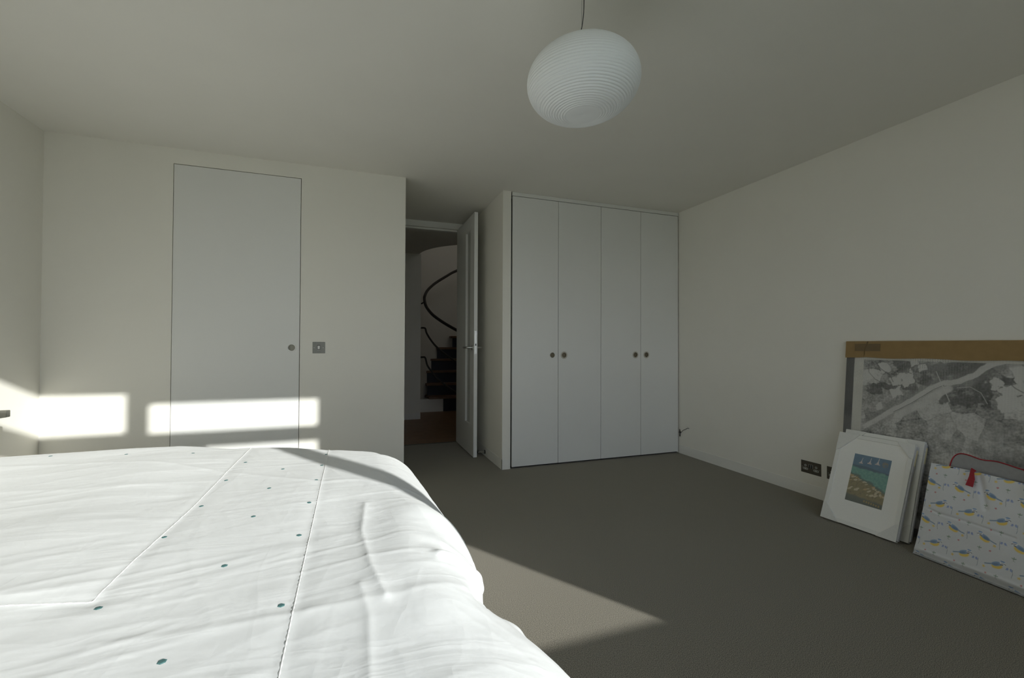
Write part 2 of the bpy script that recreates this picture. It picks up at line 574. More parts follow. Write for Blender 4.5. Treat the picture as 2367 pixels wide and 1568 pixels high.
# ------------------------------------------------------------------ doors with a round finger pull
def panel_with_hole(x0, x1, z0, z1, y0, y1, hx, hz, r, n=32):
    """slab from y0 (front) to y1 with a round blind hole in its front face; coordinates absolute"""
    mb = MB()
    s = r * 1.6
    vs, fs = [], []
    ring_c = [(hx + r * math.cos(2 * PI * k / n), hz + r * math.sin(2 * PI * k / n)) for k in range(n)]
    ring_s = []
    for k in range(n):
        c, q = math.cos(2 * PI * k / n), math.sin(2 * PI * k / n)
        m = max(abs(c), abs(q))
        ring_s.append((hx + s * c / m, hz + s * q / m))
    for (x, z) in ring_c + ring_s:
        vs.append((x, y0, z))
    for k in range(n):
        k2 = (k + 1) % n
        fs.append((k, k2, n + k2, n + k))
    mb.add(vs, fs)
    def quad(a0, a1, c0, c1):
        mb.add([(a0, y0, c0), (a1, y0, c0), (a1, y0, c1), (a0, y0, c1)], [(0, 1, 2, 3)])
    quad(x0, hx - s, z0, z1)
    quad(hx + s, x1, z0, z1)
    quad(hx - s, hx + s, z0, hz - s)
    quad(hx - s, hx + s, hz + s, z1)
    mb.add([(x0, y0, z0), (x1, y0, z0), (x1, y0, z1), (x0, y0, z1), (x0, y1, z0), (x1, y1, z0), (x1, y1, z1), (x0, y1, z1)],
           [(4, 5, 6, 7), (0, 1, 5, 4), (1, 2, 6, 5), (2, 3, 7, 6), (3, 0, 4, 7)])
    return mb


def finger_pull(parent, hx, hz, y, rim_mat, cup_mat, ry=0.034, ri=0.0225):
    mb = MB()
    mb.lathe([(ri, 0.0), (ri + 0.003, 0.002), (ry - 0.003, 0.002), (ry, 0.0)], (hx, y, hz), (0, -1, 0), 32, 0)
    mb.lathe([(ri, 0.0), (ri - 0.0015, -0.017), (0, -0.017)], (hx, y, hz), (0, -1, 0), 32, 1)
    return mb.build('finger_pull', [rim_mat, cup_mat], parent, smooth=True)


d1 = struct(empty('door_1', (DX0, YF, 0.0)), 'tall flush white door in the front wall')
o = panel_with_hole(0, DX1 - DX0, 0.012, DZ, 0.0, 0.04, -0.418 - DX0, 1.045, 0.0225).build('door_leaf', M_DOOR, d1)
finger_pull(d1, -0.418 - DX0, 1.045, 0.0, M_DOOR, M_CUPL)

# wardrobe
w0 = tag(empty('wardrobe', (X1, YF, 0)), 'built-in white wardrobe with four tall flat doors', 'wardrobe')
wx = [1.3065, 1.749, 2.1895, 2.631, 3.076]
car = MB()
car.box(0.0, XR - X1 - 0.004, 0.55, 0.57, 0, 2.36).box(0.0, 0.0035, 0.03, 0.55, 0, 2.36)
car.box(XR - X1 - 0.007, XR - X1 - 0.003, 0.03, 0.55, 0, 2.36).box(0, XR - X1 - 0.004, 0.03, 0.55, 0.0, 0.010)
car.box(0.0035, XR - X1 - 0.007, 0.034, 0.05, 0.010, 2.36)
car.build('carcass', M_DARK, w0)
MB().box(0.004, XR - X1 - 0.003, 0.002, 0.024, 2.376, H - 0.0015).build('top_filler', M_DOOR, w0, bevel=0.001)
hx = [1.692, 1.808, 2.571, 2.696]
for i in range(4):
    x0, x1 = wx[i] + 0.0022 - X1, wx[i + 1] - 0.0022 - X1
    dd = panel_with_hole(x0, x1, 0.015, 2.370, 0.0, 0.022, hx[i] - X1, 0.981, 0.0225).build('door', M_DOOR, w0)
    finger_pull(dd, hx[i] - X1, 0.981, 0.0, M_PULL if i else M_DOOR, M_CUP)

# ------------------------------------------------------------------ doorway recess, open door, hall
dw = MB()
dw.box(XE, 0.425, YD, YD + 0.10, 0, H).box(1.128, XP, YD, YD + 0.10, 0, H).box(0.425, 1.128, YD, YD + 0.10, 2.345, H)
struct(dw.build('wall_doorway', M_WALL), 'wall round the doorway to the hall')
tr = MB()
tr.box(XE, XP, YD - 0.012, YD, 2.345, H - 0.001)
tr.box(0.425, 1.128, YD + 0.02, YD + 0.10, 2.325, 2.345)
tr.box(0.425, 0.445, YD, YD + 0.10, 0, 2.345).box(1.118, 1.128, YD + 0.012, YD + 0.10, 0, 2.345)
struct(tr.build('trim_1', M_SKIRT, bevel=0.001), 'white lining and head of the doorway')
struct(MB().box(0.425, 1.128, YD, YD + 0.03, -0.02, 0.004).build('trim_2', M_BRONZE), 'metal threshold strip')

d2 = struct(empty('door_2', (1.12, YD, 0)), 'white door standing open into the room')
# leaf runs from the hinge back towards the room: local y from 0 to -0.745
gx0, gx1, gz0, gz1 = -0.60, -0.41, 0.30, 2.20
leaf = MB()
T0, T1 = -0.034, 0.0
leaf.box(T0, T1, -0.748, gx0, 0.008, 2.335).box(T0, T1, gx1, -0.006, 0.008, 2.335)
leaf.box(T0, T1, gx0, gx1, 0.008, gz0).box(T0, T1, gx0, gx1, gz1, 2.335)
leaf.build('door_leaf', M_DOOR, d2)
MB().box(-0.012, -0.008, gx0, gx1, gz0, gz1).build('glass_panel', M_FROST, d2)
MB().box(-0.028, -0.006, -0.7495, -0.7478, 0.985, 1.205).build('lock_faceplate', M_STEEL, d2)
bolts = MB()
for z in (1.195, 1.11, 0.995):
    bolts.lathe([(0.0045, 0), (0.003, 0.0016), (0, 0.0016)], (-0.017, -0.7493, z), (0, -1, 0), 12)
bolts.build('lock_screw', M_CHROME, d2, smooth=True)
MB().box(-0.022, -0.012, -0.7502, -0.749, 1.062, 1.082).build('latch', M_BLACK, d2)
hd = MB()
for sgn, fx in ((-1, T0), (1, T1)):
    hd.lathe([(0, 0.008), (0.024, 0.008), (0.026, 0.006), (0.026, 0)], (fx, -0.695, 1.045), (sgn, 0, 0), 24)
    hd.tube([(fx, -0.695, 1.045), (fx + sgn * 0.048, -0.695, 1.045), (fx + sgn * 0.056, -0.689, 1.045), (fx + sgn * 0.058, -0.675, 1.045), (fx + sgn * 0.058, -0.565, 1.045)], 0.0095, 12)
hd.build('lever_handle', M_STEEL, d2, smooth=True)
hg = MB()
for z in (0.25, 1.2, 2.1):
    hg.tube([(T1 + 0.004, -0.010, z - 0.05), (T1 + 0.004, -0.010, z + 0.05)], 0.006, 10)
hg.build('hinge', M_STEEL, d2, smooth=True)

# door stop on the skirting
ds = tag(empty('door_stop', (XP - 0.004, 4.13, 0.042)), 'small steel door stop rod low on the pier skirting behind the open door', 'door stop')
MB().lathe([(0, -0.006), (0.017, -0.006), (0.019, -0.003), (0.019, 0)], (0, 0, 0), (1, 0, 0), 20).build('base_plate', M_BLACK, ds, smooth=True)
MB().tube([(-0.004, 0, 0), (-0.072, 0, 0)], 0.0055, 12).build('rod', M_CHROME, ds, smooth=True)
MB().lathe([(0, -0.014), (0.009, -0.014), (0.010, -0.002), (0.006, 0)], (-0.072, 0, 0), (1, 0, 0), 16).build('rubber_tip', M_BLACK, ds, smooth=True)

# hall floor of boards
fh = struct(MB().box(-1.2, 4.2, YD + 0.03, 9.2, -0.12, -0.006).build('floor_hall', M_DARK), 'brown wooden hall floor')
yb, k = YD + 0.031, 0
import random
random.seed(3)
while yb < 9.0:
    w = 0.225
    c1 = random.uniform(-0.3, 1.4)
    cuts = [-1.2, c1, c1 + random.uniform(0.8, 1.6), 4.2]
    for a, b in zip(cuts, cuts[1:]):
        if b - a < 0.1:
            continue
        c = MB().box(a + 0.0015, b - 0.0015, yb + 0.0015, yb + w - 0.0015, -0.006, 0.0).build('floor_board', M_BOARD, fh)
    yb += w

# hall walls and ceiling with the round stairwell opening
HC = 2.38
WCX, WCY, WR, WRY = 1.905, 6.5, 1.0, 1.42
n = 64
circ = []
for k in range(n):
    a = 2 * PI * k / n
    ry = WRY if math.sin(a) > 0 else WR
    circ.append((WCX + WR * math.cos(a), WCY + ry * math.sin(a)))
ch = MB()
rx0, rx1, ry0, ry1 = -1.2, 4.2, YD + 0.10, 9.2
outer = []
for k in range(n):
    a = 2 * PI * k / n
    dx, dy = math.cos(a), math.sin(a)
    t = min(((rx1 - WCX) / dx) if dx > 1e-9 else 1e9, ((rx0 - WCX) / dx) if dx < -1e-9 else 1e9,
            ((ry1 - WCY) / dy) if dy > 1e-9 else 1e9, ((ry0 - WCY) / dy) if dy < -1e-9 else 1e9)
    outer.append((WCX + dx * t, WCY + dy * t))
for z in (HC, HC + 0.25):
    vs = [(x, y, z) for x, y in circ] + [(x, y, z) for x, y in outer]
    ch.add(vs, [(k, (k + 1) % n, n + (k + 1) % n, n + k) for k in range(n)])
for cx, cy in ((rx0, ry0), (rx1, ry0), (rx0, ry1), (rx1, ry1)):          # corner triangles left open by the fan
    pass
ch.add([(x, y, HC) for x, y in circ] + [(x, y, HC + 0.25) for x, y in circ], [(k, (k + 1) % n, n + (k + 1) % n, n + k) for k in range(n)])
struct(ch.build('ceiling_hall', M_CEIL), 'white hall ceiling cut by the round stairwell opening')
wh = MB()
wh.box(-1.3, -1.2, YD + 0.1, 9.2, 0, 4.3).box(4.2, 4.3, YD + 0.1, 9.2, 0, 4.3).box(-1.3, 4.3, 9.2, 9.3, 0, 4.3)
wh.box(-1.3, XE - 0.12, YD, YD + 0.1, 0, 4.3).box(XP, 4.3, YD, YD + 0.1, 0, 4.3).box(XE - 0.12, XP, YD, YD + 0.1, H + 0.12, 4.3)
wh.box(-1.3, 4.3, YD, 9.3, 4.3, 4.4)
struct(wh.build('wall_hall', M_WALL), 'hall walls')
struct(MB().box(-1.2, 0.932, 6.48, 6.58, 0, HC).build('wall_hall_panel', M_WALL), 'pale hall wall just inside the doorway')
struct(MB().box(-1.2, 0.934, 6.476, 6.48, 0, 0.085).build('baseboard_hall', M_SKIRT), 'skirting of the pale hall wall')
cw = MB()
arc = [(-0.0, 0)]
pts = []
m_ = 48
for k in range(m_ + 1):
    a = PI + (-PI) * k / m_            # from the left tangent round the far side
    pts.append((WCX + WR * math.cos(a), WCY + WRY * math.sin(a)))
vs = [(x, y, 0) for x, y in pts] + [(x, y, 4.3) for x, y in pts]
cw.add(vs, [(k, k + 1, m_ + 2 + k, m_ + 1 + k) for k in range(m_)])
m2_ = 24
pts2 = [(WCX + WR * math.cos(PI + PI * k / m2_), WCY + WR * math.sin(PI + PI * k / m2_)) for k in range(m2_ + 1)]
cw.add([(x, y, HC + 0.25) for x, y in pts2] + [(x, y, 4.3) for x, y in pts2], [(k, k + 1, m2_ + 2 + k, m2_ + 1 + k) for k in range(m2_)])
o = struct(cw.build('wall_stairwell', M_WALL, smooth=True), 'curved white wall of the stairwell')

# winding stair: wooden treads, dark risers, white string
st = tag(empty('staircase', (1.0, 6.9, 0)), 'curved staircase with wooden treads and dark risers beyond the doorway', 'staircase')
steps = [(1.14, 1.39, 7.10, 0.240), (1.15, 1.17, 7.30, 0.435), (1.10, 1.13, 7.46, 0.635), (1.18, 1.20, 7.58, 0.832), (1.375, 1.39, 7.66, 1.028), (1.635, 1.67, 7.72, 1.226)]
zb = 0.0
for i, (tx, rx, y, z) in enumerate(steps):
    xe = 2.70
    if i == 0:
        poly = [(tx, y + 0.10), (tx + 0.02, y + 0.0), (1.45, y - 0.03), (1.75, y - 0.05), (xe, y - 0.05), (xe, y + 0.5), (tx, y + 0.5)]
        poly = [(a - 1.0, b - 6.9) for a, b in poly]
        MB().prism(poly, 2, z - 0.035, z).build('tread', M_TREAD, st, bevel=0.004)
    else:
        MB().box(tx - 1.0, xe - 1.0, y - 6.9, y + 0.22 - 6.9, z - 0.035, z).build('tread', M_TREAD, st, bevel=0.004)
    MB().box(rx - 1.0, xe - 1.0, y + 0.02 - 6.9, y + 0.04 - 6.9, zb, z - 0.035).build('riser', M_NAVY, st)
    zb = z
MB().box(-0.05, 0.39, 0.22, 0.26, 0, 0.205).build('string_panel', M_SKIRT, st)

hrail = tag(empty('handrail', (0.984, 6.5, 0)), 'dark curved handrail sweeping up the stairwell wall, uppermost of the three rails', 'handrail', None)
def spline(pts, n=6):
    P = [Vector(p) for p in pts]
    out = []
    for i in range(len(P) - 1):
        p0, p1, p2, p3 = P[max(i - 1, 0)], P[i], P[i + 1], P[min(i + 2, len(P) - 1)]
        for k in range(n):
            t = k / n
            out.append(0.5 * ((2 * p1) + (p2 - p0) * t + (2 * p0 - 5 * p1 + 4 * p2 - p3) * t * t + (3 * p1 - p0 - 3 * p2 + p3) * t ** 3))
    out.append(P[-1])
    return out
rail1 = [(2.1, 7.42, 2.62), (1.9, 7.39, 2.48), (1.685, 7.3, 2.337), (1.55, 7.25, 2.263), (1.422, 7.15, 2.177), (1.268, 7.0, 2.071), (1.161, 6.85, 1.986), (1.059, 6.7, 1.884), (0.998, 6.55, 1.788), (0.984, 6.5, 1.732), (0.988, 6.4, 1.635), (1.022, 6.3, 1.549), (1.084, 6.2, 1.465), (1.217, 6.1, 1.36), (1.39, 6.0, 1.252), (1.6, 5.92, 1.14), (1.9, 5.9, 0.98)]
off = Vector((0.984, 6.5, 0))
MB().tube([p - off for p in spline(rail1)], 0.021, 12).build('rail', M_RAIL, hrail, smooth=True)
MB().tube([p - off for p in spline([(0.907, 6.52, 1.66), (0.955, 6.5, 1.672), (0.984, 6.47, 1.70)])], 0.010, 10).build('bracket', M_RAIL, hrail, smooth=True)
for rl, nm, lab in (([(0.905, 6.52, 1.31), (0.960, 6.5, 1.316), (0.996, 6.48, 1.304), (1.011, 6.45, 1.24), (1.059, 6.4, 1.147), (1.123, 6.3, 1.048), (1.24, 6.2, 0.933), (1.392, 6.0, 0.806), (1.6, 5.92, 0.66), (1.9, 5.9, 0.46)], 'handrail', 'middle one of the three dark rails descending in front of the stair'),
                    ([(0.905, 6.52, 0.883), (0.965, 6.5, 0.89), (0.999, 6.48, 0.878), (1.026, 6.45, 0.773), (1.085, 6.35, 0.672), (1.141, 6.25, 0.585), (1.263, 6.15, 0.482), (1.37, 6.0, 0.397), (1.55, 5.93, 0.25), (1.8, 5.9, 0.06)], 'handrail', 'lowest of the three dark rails descending in front of the stair')):
    tag(MB().tube(spline(rl), 0.0135, 10).build(nm, M_RAIL, smooth=True), lab, 'handrail')

# ------------------------------------------------------------------ switch, sockets, cable
sw = tag(empty('light_switch', (-0.234, YF, 1.045)), 'square brushed metal light switch right of the flush door', 'light switch')
MB().box(-0.043, 0.043, -0.004, 0, -0.0425, 0.0425).build('plate', M_PLATE, sw, bevel=0.0015)
MB().box(-0.0105, 0.0105, -0.0055, -0.004, -0.014, 0.019).build('rocker_surround', M_BLACK, sw)
MB().prism([(-0.0055, 0.0145), (-0.011, 0.0145), (-0.0075, 0.003), (-0.0065, -0.010), (-0.0055, -0.010)], 0, -0.0075, 0.0075).build('rocker', M_WHITEPL, sw)
MB().box(-0.010, 0.010, -0.0052, -0.004, -0.0185, -0.0155).build('indicator_bar', M_RING, sw)
for sx in (-0.0315, 0.0315):
    MB().lathe([(0.0048, 0), (0.004, 0.0015), (0, 0.0015)], (sx, -0.004, 0), (0, -1, 0), 16).build('screw', M_RING, sw, smooth=True)


def socket(loc, label):
    """double socket on the right wall; local x runs along the wall (-Y), local y up, local z out of the wall"""
    s = empty('power_socket', matrix=frame_matrix(loc, (0, -1, 0), (0, 0, 1)))
    tag(s, label, 'power socket', 'twin power sockets above the skirting')
    MB().box(-0.073, 0.073, -0.043, 0.043, 0, 0.004).build('plate', M_BRONZE, s, bevel=0.0012)
    for sx in (-0.039, 0.039):
        e = MB().lathe([(0.0035, 0.0052), (0.0085, 0.0052), (0.0085, 0.004)], (sx, 0.010, 0), (0, 0, 1), 20)
        e.lathe([(0.0035, 0.0048), (0, 0.0048)], (sx, 0.010, 0), (0, 0, 1), 20, 1)
        e.build('earth_hole', [M_RING, M_BLACK], s)
        p = MB()
        pill = []
        for k in range(24):
            a = 2 * PI * k / 24
            pill.append((sx + (0.0125 if math.cos(a) > 0 else -0.0125) + 0.0075 * math.cos(a), -0.013 + 0.0075 * math.sin(a)))
        p.prism(pill, 2, 0.004, 0.0052)
        for q in (-0.011, 0.011):
            p.box(sx + q - 0.0045, sx + q + 0.0045, -0.015, -0.011, 0.0050, 0.0055, 1)
        p.build('pin_slot', [M_RING, M_BLACK], s)
    b = MB().box(-0.016, 0.016, -0.004, 0.0225, 0.0038, 0.0050)
    b.build('rocker_surround', M_RING, s)
    for sx in (-0.0075, 0.0075):
        MB().prism([(-0.003, 0.0048), (0.0215, 0.0048), (0.0215, 0.0062), (0.010, 0.0056), (-0.003, 0.0085)], 0, sx - 0.0055, sx + 0.0055).build('rocker', M_BLACK, s)
    for sx in (-0.062, 0.062):
        MB().lathe([(0.004, 0.004), (0.0035, 0.0052), (0, 0.0052)], (sx, -0.002, 0), (0, 0, 1), 12).build('screw', M_PLATE, s, smooth=True)
    return s


socket((XR, 2.270, 0.2035), 'dark bronze twin socket on the right wall, fully in view')
socket((XR, 2.083, 0.2035), 'dark bronze twin socket half hidden behind the small leaning picture')

cb = tag(empty('cable', (XR, 3.62, 0.2)), 'thin dark cable end sticking out between wardrobe and right wall', 'cable')
MB().lathe([(0, 0.006), (0.010, 0.005), (0.013, 0), (0.013, -0.002)], (-0.0015, -0.006, 0.008), (-1, 0, 0), 16).build('grommet', M_BLACK, cb, smooth=True)
MB().prism([(-0.012, -0.032), (-0.001, -0.032), (-0.001, 0.04), (-0.010, 0.03)], 0, -0.006, -0.001).build('gland', M_BLACK, cb)
MB().tube([p for p in spline([(-0.006, -0.006, -0.004), (-0.016, -0.03, 0.006), (-0.012, -0.06, 0.036), (-0.010, -0.10, 0.056), (-0.012, -0.124, 0.070), (-0.010, -0.142, 0.068)])], 0.0024, 8).build('wire', M_CORD, cb, smooth=True)

# ------------------------------------------------------------------ pendant lamp
LC = Vector((0.770, 1.4, 2.010))
lamp = tag(empty('pendant_lamp', LC), 'large white ribbed pebble-shaped pendant lamp hanging from the ceiling', 'pendant lamp')
A_, C_ = 0.200, 0.128
nr, ns = 420, 96
prof = []
for i in range(nr + 1):
    th = -PI / 2 + PI * i / nr                     # bottom pole to top pole
    ct, stn = max(math.cos(th), 0.0), math.sin(th)
    r = A_ * ct ** 0.94
    z = C_ * (abs(stn) ** 0.98) * (1 if stn > 0 else -1)
    if stn < 0:
        z *= 1 - 0.10 * (1 - ct) ** 2              # flatter underneath
    prof.append([r, z])
prof = np.array(prof)
seg = np.hypot(np.diff(prof[:, 0]), np.diff(prof[:, 1]))
s_ = np.concatenate([[0], np.cumsum(seg)])
r0 = 0.060
start = s_[np.argmax(prof[:, 0] > r0)]
pitch = 0.0098
amp = np.where(s_ > start, 0.0023 * (1 - smooth01((s_ - start - 0.12) / 0.16)) + 0.0004, 0)
wv = np.abs(np.sin(PI * (s_ - start) / pitch)) ** 0.8 - 0.6
tx, tz = np.gradient(prof[:, 0]), np.gradient(prof[:, 1])
tl = np.hypot(tx, tz) + 1e-9
prof[:, 0] = np.maximum(prof[:, 0] + amp * wv * tz / tl, 0)
prof[:, 1] = prof[:, 1] - amp * wv * tx / tl
ang = np.linspace(0, 2 * PI, ns + 1)
P = np.zeros((nr + 1, ns + 1, 3))
P[:, :, 0] = prof[:, 0:1] * np.cos(ang)
P[:, :, 1] = prof[:, 0:1] * np.sin(ang)
P[:, :, 2] = prof[:, 1:2]
along = P[:, :, 0] * math.cos(CAM_YAW) - P[:, :, 1] * math.sin(CAM_YAW)
P[:, :, 2] += 0.035 * along
grid_mesh('lamp_shade', P[:, ::-1], M_LAMP, lamp)
cords = MB().tube([p for p in spline([(-0.030, 0.0, C_ - 0.014), (-0.022, 0, C_ + 0.012), (-0.012, 0, C_ + 0.045), (-0.003, 0, C_ + 0.085), (0.003, 0, C_ + 0.15), (0.001, 0, H - LC.z - 0.02)])], 0.0017, 8)
cords.build('power_cord', M_CORD, lamp, smooth=True)
MB().tube([(-0.004, 0.004, C_ - 0.008), (-0.003, 0.004, H - LC.z - 0.02)], 0.0007, 6).build('steel_wire', M_WIRE, lamp, smooth=True)
MB().lathe([(0, -0.022), (0.045, -0.022), (0.052, -0.016), (0.052, 0.0)], (0, 0, H - LC.z), (0, 0, 1), 32).build('ceiling_rose', M_WHITEPL, lamp, smooth=True)
MB().lathe([(0, 0.0), (0.02, 0.0), (0.02, 0.02), (0, 0.02)], (-0.01, 0, C_ - 0.026), (0, 0, 1), 16).build('cap', M_WHITEPL, lamp, smooth=True)

# ------------------------------------------------------------------ bed: base, mattress, duvet
bed = tag(empty('bed', (-0.80, 1.35, 0)), 'low fabric covered bed base hidden under the white duvet', 'bed')
MB().box(-0.93, 0.90, -0.95, 0.86, 0.10, 0.30).build('base', M_BASE, bed, bevel=0.02)
for sx in (-0.86, 0.83):
    for sy in (-0.88, 0.79):
        MB().lathe([(0, 0), (0.022, 0), (0.030, 0.10), (0, 0.10)], (sx, sy, 0), (0, 0, 1), 16).build('leg', M_WOODLEG, bed, smooth=True)
tag(MB().box(-1.73, 0.11, 0.40, 2.22, 0.30, 0.515).build('mattress', M_MATTRESS, bevel=0.05), 'thick mattress lying between bed base and duvet', 'mattress')

ZT, X0, R = 0.55, 0.118, 0.25
V0, V1 = 0.42, 2.22


def duvet_xyz(u, v):
    """u along the bed towards its foot, v across it; cloth coordinates -> world"""
    x0 = X0 - 0.03 * smooth01((v - 1.45) / 0.95)      # the foot edge runs slightly askew
    du = np.maximum(u - x0, 0)
    dv = np.maximum(v - V1, 0) - np.maximum(V0 - v, 0)
    dva = np.abs(dv)
    e2 = np.hypot(du, dva) + 1e-9
    e = (du ** 4 + dva ** 4) ** 0.25
    e = np.maximum(e, e2 * 0.80)
    a = np.minimum(e / R, PI / 2)
    hr = R * np.sin(a)
    vz = R * (1 - np.cos(a)) + np.maximum(e - R * PI / 2, 0)
    x = np.minimum(u, x0) + hr * du / e2
    y = np.clip(v, V0, V1) + hr * dv / e2
    # the side facing away from the window bulges further out towards the head
    y = y + 0.42 * np.clip((0.14 - u) / 0.95, 0, 1) ** 0.75 * smooth01((v - 1.2) / 1.0)
    z = ZT - vz - 0.012 * smooth01((v - 1.75) / 0.8) * smooth01((u + 0.75) / 0.7)
    # foot drape kicks out at the corner nearest the window
    fl = smooth01((1.13 - y) / 0.40) * smooth01((du - 0.05) / 0.36)
    x = x + 0.125 * fl - 0.03 * smooth01((1.35 - y) / 0.3) * smooth01(du / 0.35)
    z = z + 0.02 * fl
    # rippled hem along the foot
    hem = smooth01(du / 0.45)
    x = x + hem * 0.022 * perlin(v * 4.2, u * 0.6, 5)
    y = y + smooth01(dva / 0.45) * 0.022 * perlin(u * 4.2, v * 0.6, 6)
    # ---- relief
    left = smooth01((-0.47 - u) / 0.10)
    hgt = 0.014 * perlin(u * 2.1, v * 2.1, 1)
    hgt = hgt + left * (0.013 * perlin(u * 0.9 + 0.35 * v, v * 3.6 - u * 0.8, 2) + 0.0035 * perlin(u * 1.8, v * 10.0 - u * 2.0, 3) + 0.012 * smooth01((-0.5 - u) / 0.3))
    hgt = hgt + (1 - left) * 0.003 * perlin(u * 4.0, v * 2.6, 4)
    hgt = hgt + 0.0011 * perlin(u * 3.0 + v * 2.0, v * 16 - u * 5.0, 8)
    patchy = smooth01(0.5 + 1.6 * perlin(u * 3.1, v * 3.1, 18))
    rid = 1 - np.abs(perlin(u * 1.5 + v * 1.0, v * 12 - u * 3, 11)) * 5
    hgt = hgt + 0.0016 * patchy * np.clip(rid, 0, 1) ** 2
    rid2 = 1 - np.abs(perlin(u * 2.0 - v * 1.5, v * 7 + u * 12, 15)) * 5
    hgt = hgt + 0.0011 * (1 - patchy) * (1 - 0.6 * left) * np.clip(rid2, 0, 1) ** 2
    # hem-stitched seams
    pk = 1 + 0.45 * perlin(u * 60, v * 60, 21)
    for s in SEAMS:
        d = poly_dist(u, v, s)
        hgt = hgt - 0.0025 * np.exp(-(d / 0.03) ** 2) + 0.0011 * pk * np.exp(-(d / 0.006) ** 2)
    # pressed fold lines and pinched creases
    for pts, w, am in CREASES:
        d = poly_dist(u, v, pts)
        hgt = hgt + am * np.exp(-np.sqrt(d * d + 1e-6) / w)
    # slack gathers on the foot corner
    g = smooth01((u - 0.02) / 0.15) * smooth01((1.75 - v) / 0.6) * smooth01((v - 0.45) / 0.2)
    hgt = hgt + g * 0.008 * perlin(u * 5 + 2.2 * v, v * 5.5 - 2 * u, 31)
    # bigger bulges and folds where the foot drape swings out
    for pts, w, am in FOLDS:
        d = poly_dist(u, v, pts)
        hgt = hgt + am * np.exp(-(d / w) ** 2)
    # normal direction (approx.) for the relief
    nz = np.cos(a)
    nh = np.sin(a)
    x = x + hgt * nh * du / e2
    y = y + hgt * nh * dv / e2
    z = z + hgt * np.maximum(nz, 0.05)
    return np.stack([x, y, np.maximum(z, 0.012)], axis=-1)


SEAMS = [[(-0.105, 0.0), (-0.103, 2.9)], [(-0.49, 1.14), (-0.475, 1.6), (-0.47, 2.75)], [(-0.49, 1.14), (-0.62, 1.155), (-1.75, 1.17)]]
FOLDS = [([(0.22, 1.46), (0.42, 1.42)], 0.10, 0.014),
         ([(0.20, 1.20), (0.30, 1.20)], 0.035, -0.006),
         ([(0.22, 1.13), (0.33, 1.165), (0.44, 1.23)], 0.020, 0.012),
         ([(0.48, 1.22), (0.40, 1.16), (0.345, 1.06), (0.31, 0.97)], 0.030, -0.020),
         ([(0.50, 1.10), (0.42, 1.03), (0.38, 0.94)], 0.030, 0.012),
         ([(0.46, 0.96), (0.44, 0.88)], 0.025, -0.008),
         ([(-0.05, 1.55), (0.06, 1.20)], 0.05, -0.004)]
CREASES = [([(-1.75, 2.06), (-1.13, 2.02), (-0.7, 1.94), (-0.1, 1.745), (0.03, 1.77), (0.30, 1.62)], 0.011, 0.0034),
           ([(-1.0, 2.42), (-0.5, 2.36), (-0.2, 2.24)], 0.012, 0.003),
           ([(0.045, 1.52), (0.03, 1.32), (0.045, 1.10), (0.07, 0.95)], 0.014, 0.0065),
           ([(0.02, 1.02), (0.035, 0.9), (0.03, 0.7)], 0.011, 0.004),
           ([(0.14, 1.62), (0.20, 1.45), (0.24, 1.2)], 0.010, 0.0022),
           ([(-0.38, 1.32), (-0.30, 1.12), (-0.24, 0.98)], 0.012, 0.0018),
           ([(-0.42, 0.98), (-0.2, 0.965), (0.1, 0.955), (0.25, 0.99)], 0.012, 0.0022),
           ([(0.25, 1.22), (0.40, 1.20)], 0.025, 0.008),
           ([(-1.2, 1.56), (-0.9, 1.50), (-0.6, 1.52)], 0.016, 0.0025),
           ([(-1.3, 1.80), (-0.9, 1.74), (-0.55, 1.76)], 0.018, 0.003)]

NU, NV = 440, 430
uu = np.concatenate([np.linspace(-1.72, -0.9, 90, endpoint=False), np.linspace(-0.9, X0 + 0.60, NU - 90)])
vv = np.linspace(V0 - 0.52, V1 + 0.56, NV)
U, V = np.meshgrid(uu, vv)
duvet = grid_mesh('duvet', duvet_xyz(U, V), M_DUVET)
tag(duvet, 'crumpled white duvet with small teal dots spread over the bed', 'duvet')
sol = duvet.modifiers.new('thickness', 'SOLIDIFY')
sol.thickness = 0.010
sol.offset = -1


def on_duvet(u, v, lift=0.001):
    p = duvet_xyz(np.array([u, u + 0.01, u]), np.array([v, v, v + 0.01]))
    nn = Vector(p[1] - p[0]).cross(Vector(p[2] - p[0])).normalized()
    return Vector(p[0]) + nn * lift, nn


for s in SEAMS:
    pts = []
    for (a0, b0), (a1, b1) in zip(s, s[1:]):
        m = max(2, int(math.hypot(a1 - a0, b1 - b0) / 0.006))
        for k in range(m):
            t = k / m
            a = a0 + (a1 - a0) * t
            b = b0 + (b1 - b0) * t
            if -1.7 < a < 0.7 and V0 - 0.4 < b < V1 + 0.4:
                pts.append(on_duvet(a, b, -0.0001 + 0.0003 * math.sin(k * 1.9) ** 2)[0])
    MB().tube(pts, [0.0012 + 0.0006 * math.sin(i * 2.1) for i in range(len(pts))], 6).build('seam_stitching', M_THREAD, duvet, smooth=True)

DOTS = [(-0.129, 1.001), (-0.132, 1.35), (-0.128, 1.607), (-0.124, 1.863), (-0.119, 2.10), (-0.292, 0.896), (-0.278, 1.22), (-0.276, 1.534), (-0.276, 1.807), (-0.267, 2.076), (-0.466, 1.107), (-0.471, 1.448), (-0.453, 1.695), (-0.448, 1.975), (-0.435, 2.235), (-0.13, 0.70), (-0.29, 0.60), (-0.46, 0.80)]


def duvet_uv_at(x, y):
    u, v = x, min(y, V1)
    for _ in range(12):
        p = duvet_xyz(np.array([u]), np.array([v]))[0]
        u += x - p[0]
        v += (y - p[1]) * 0.8
    return u, v


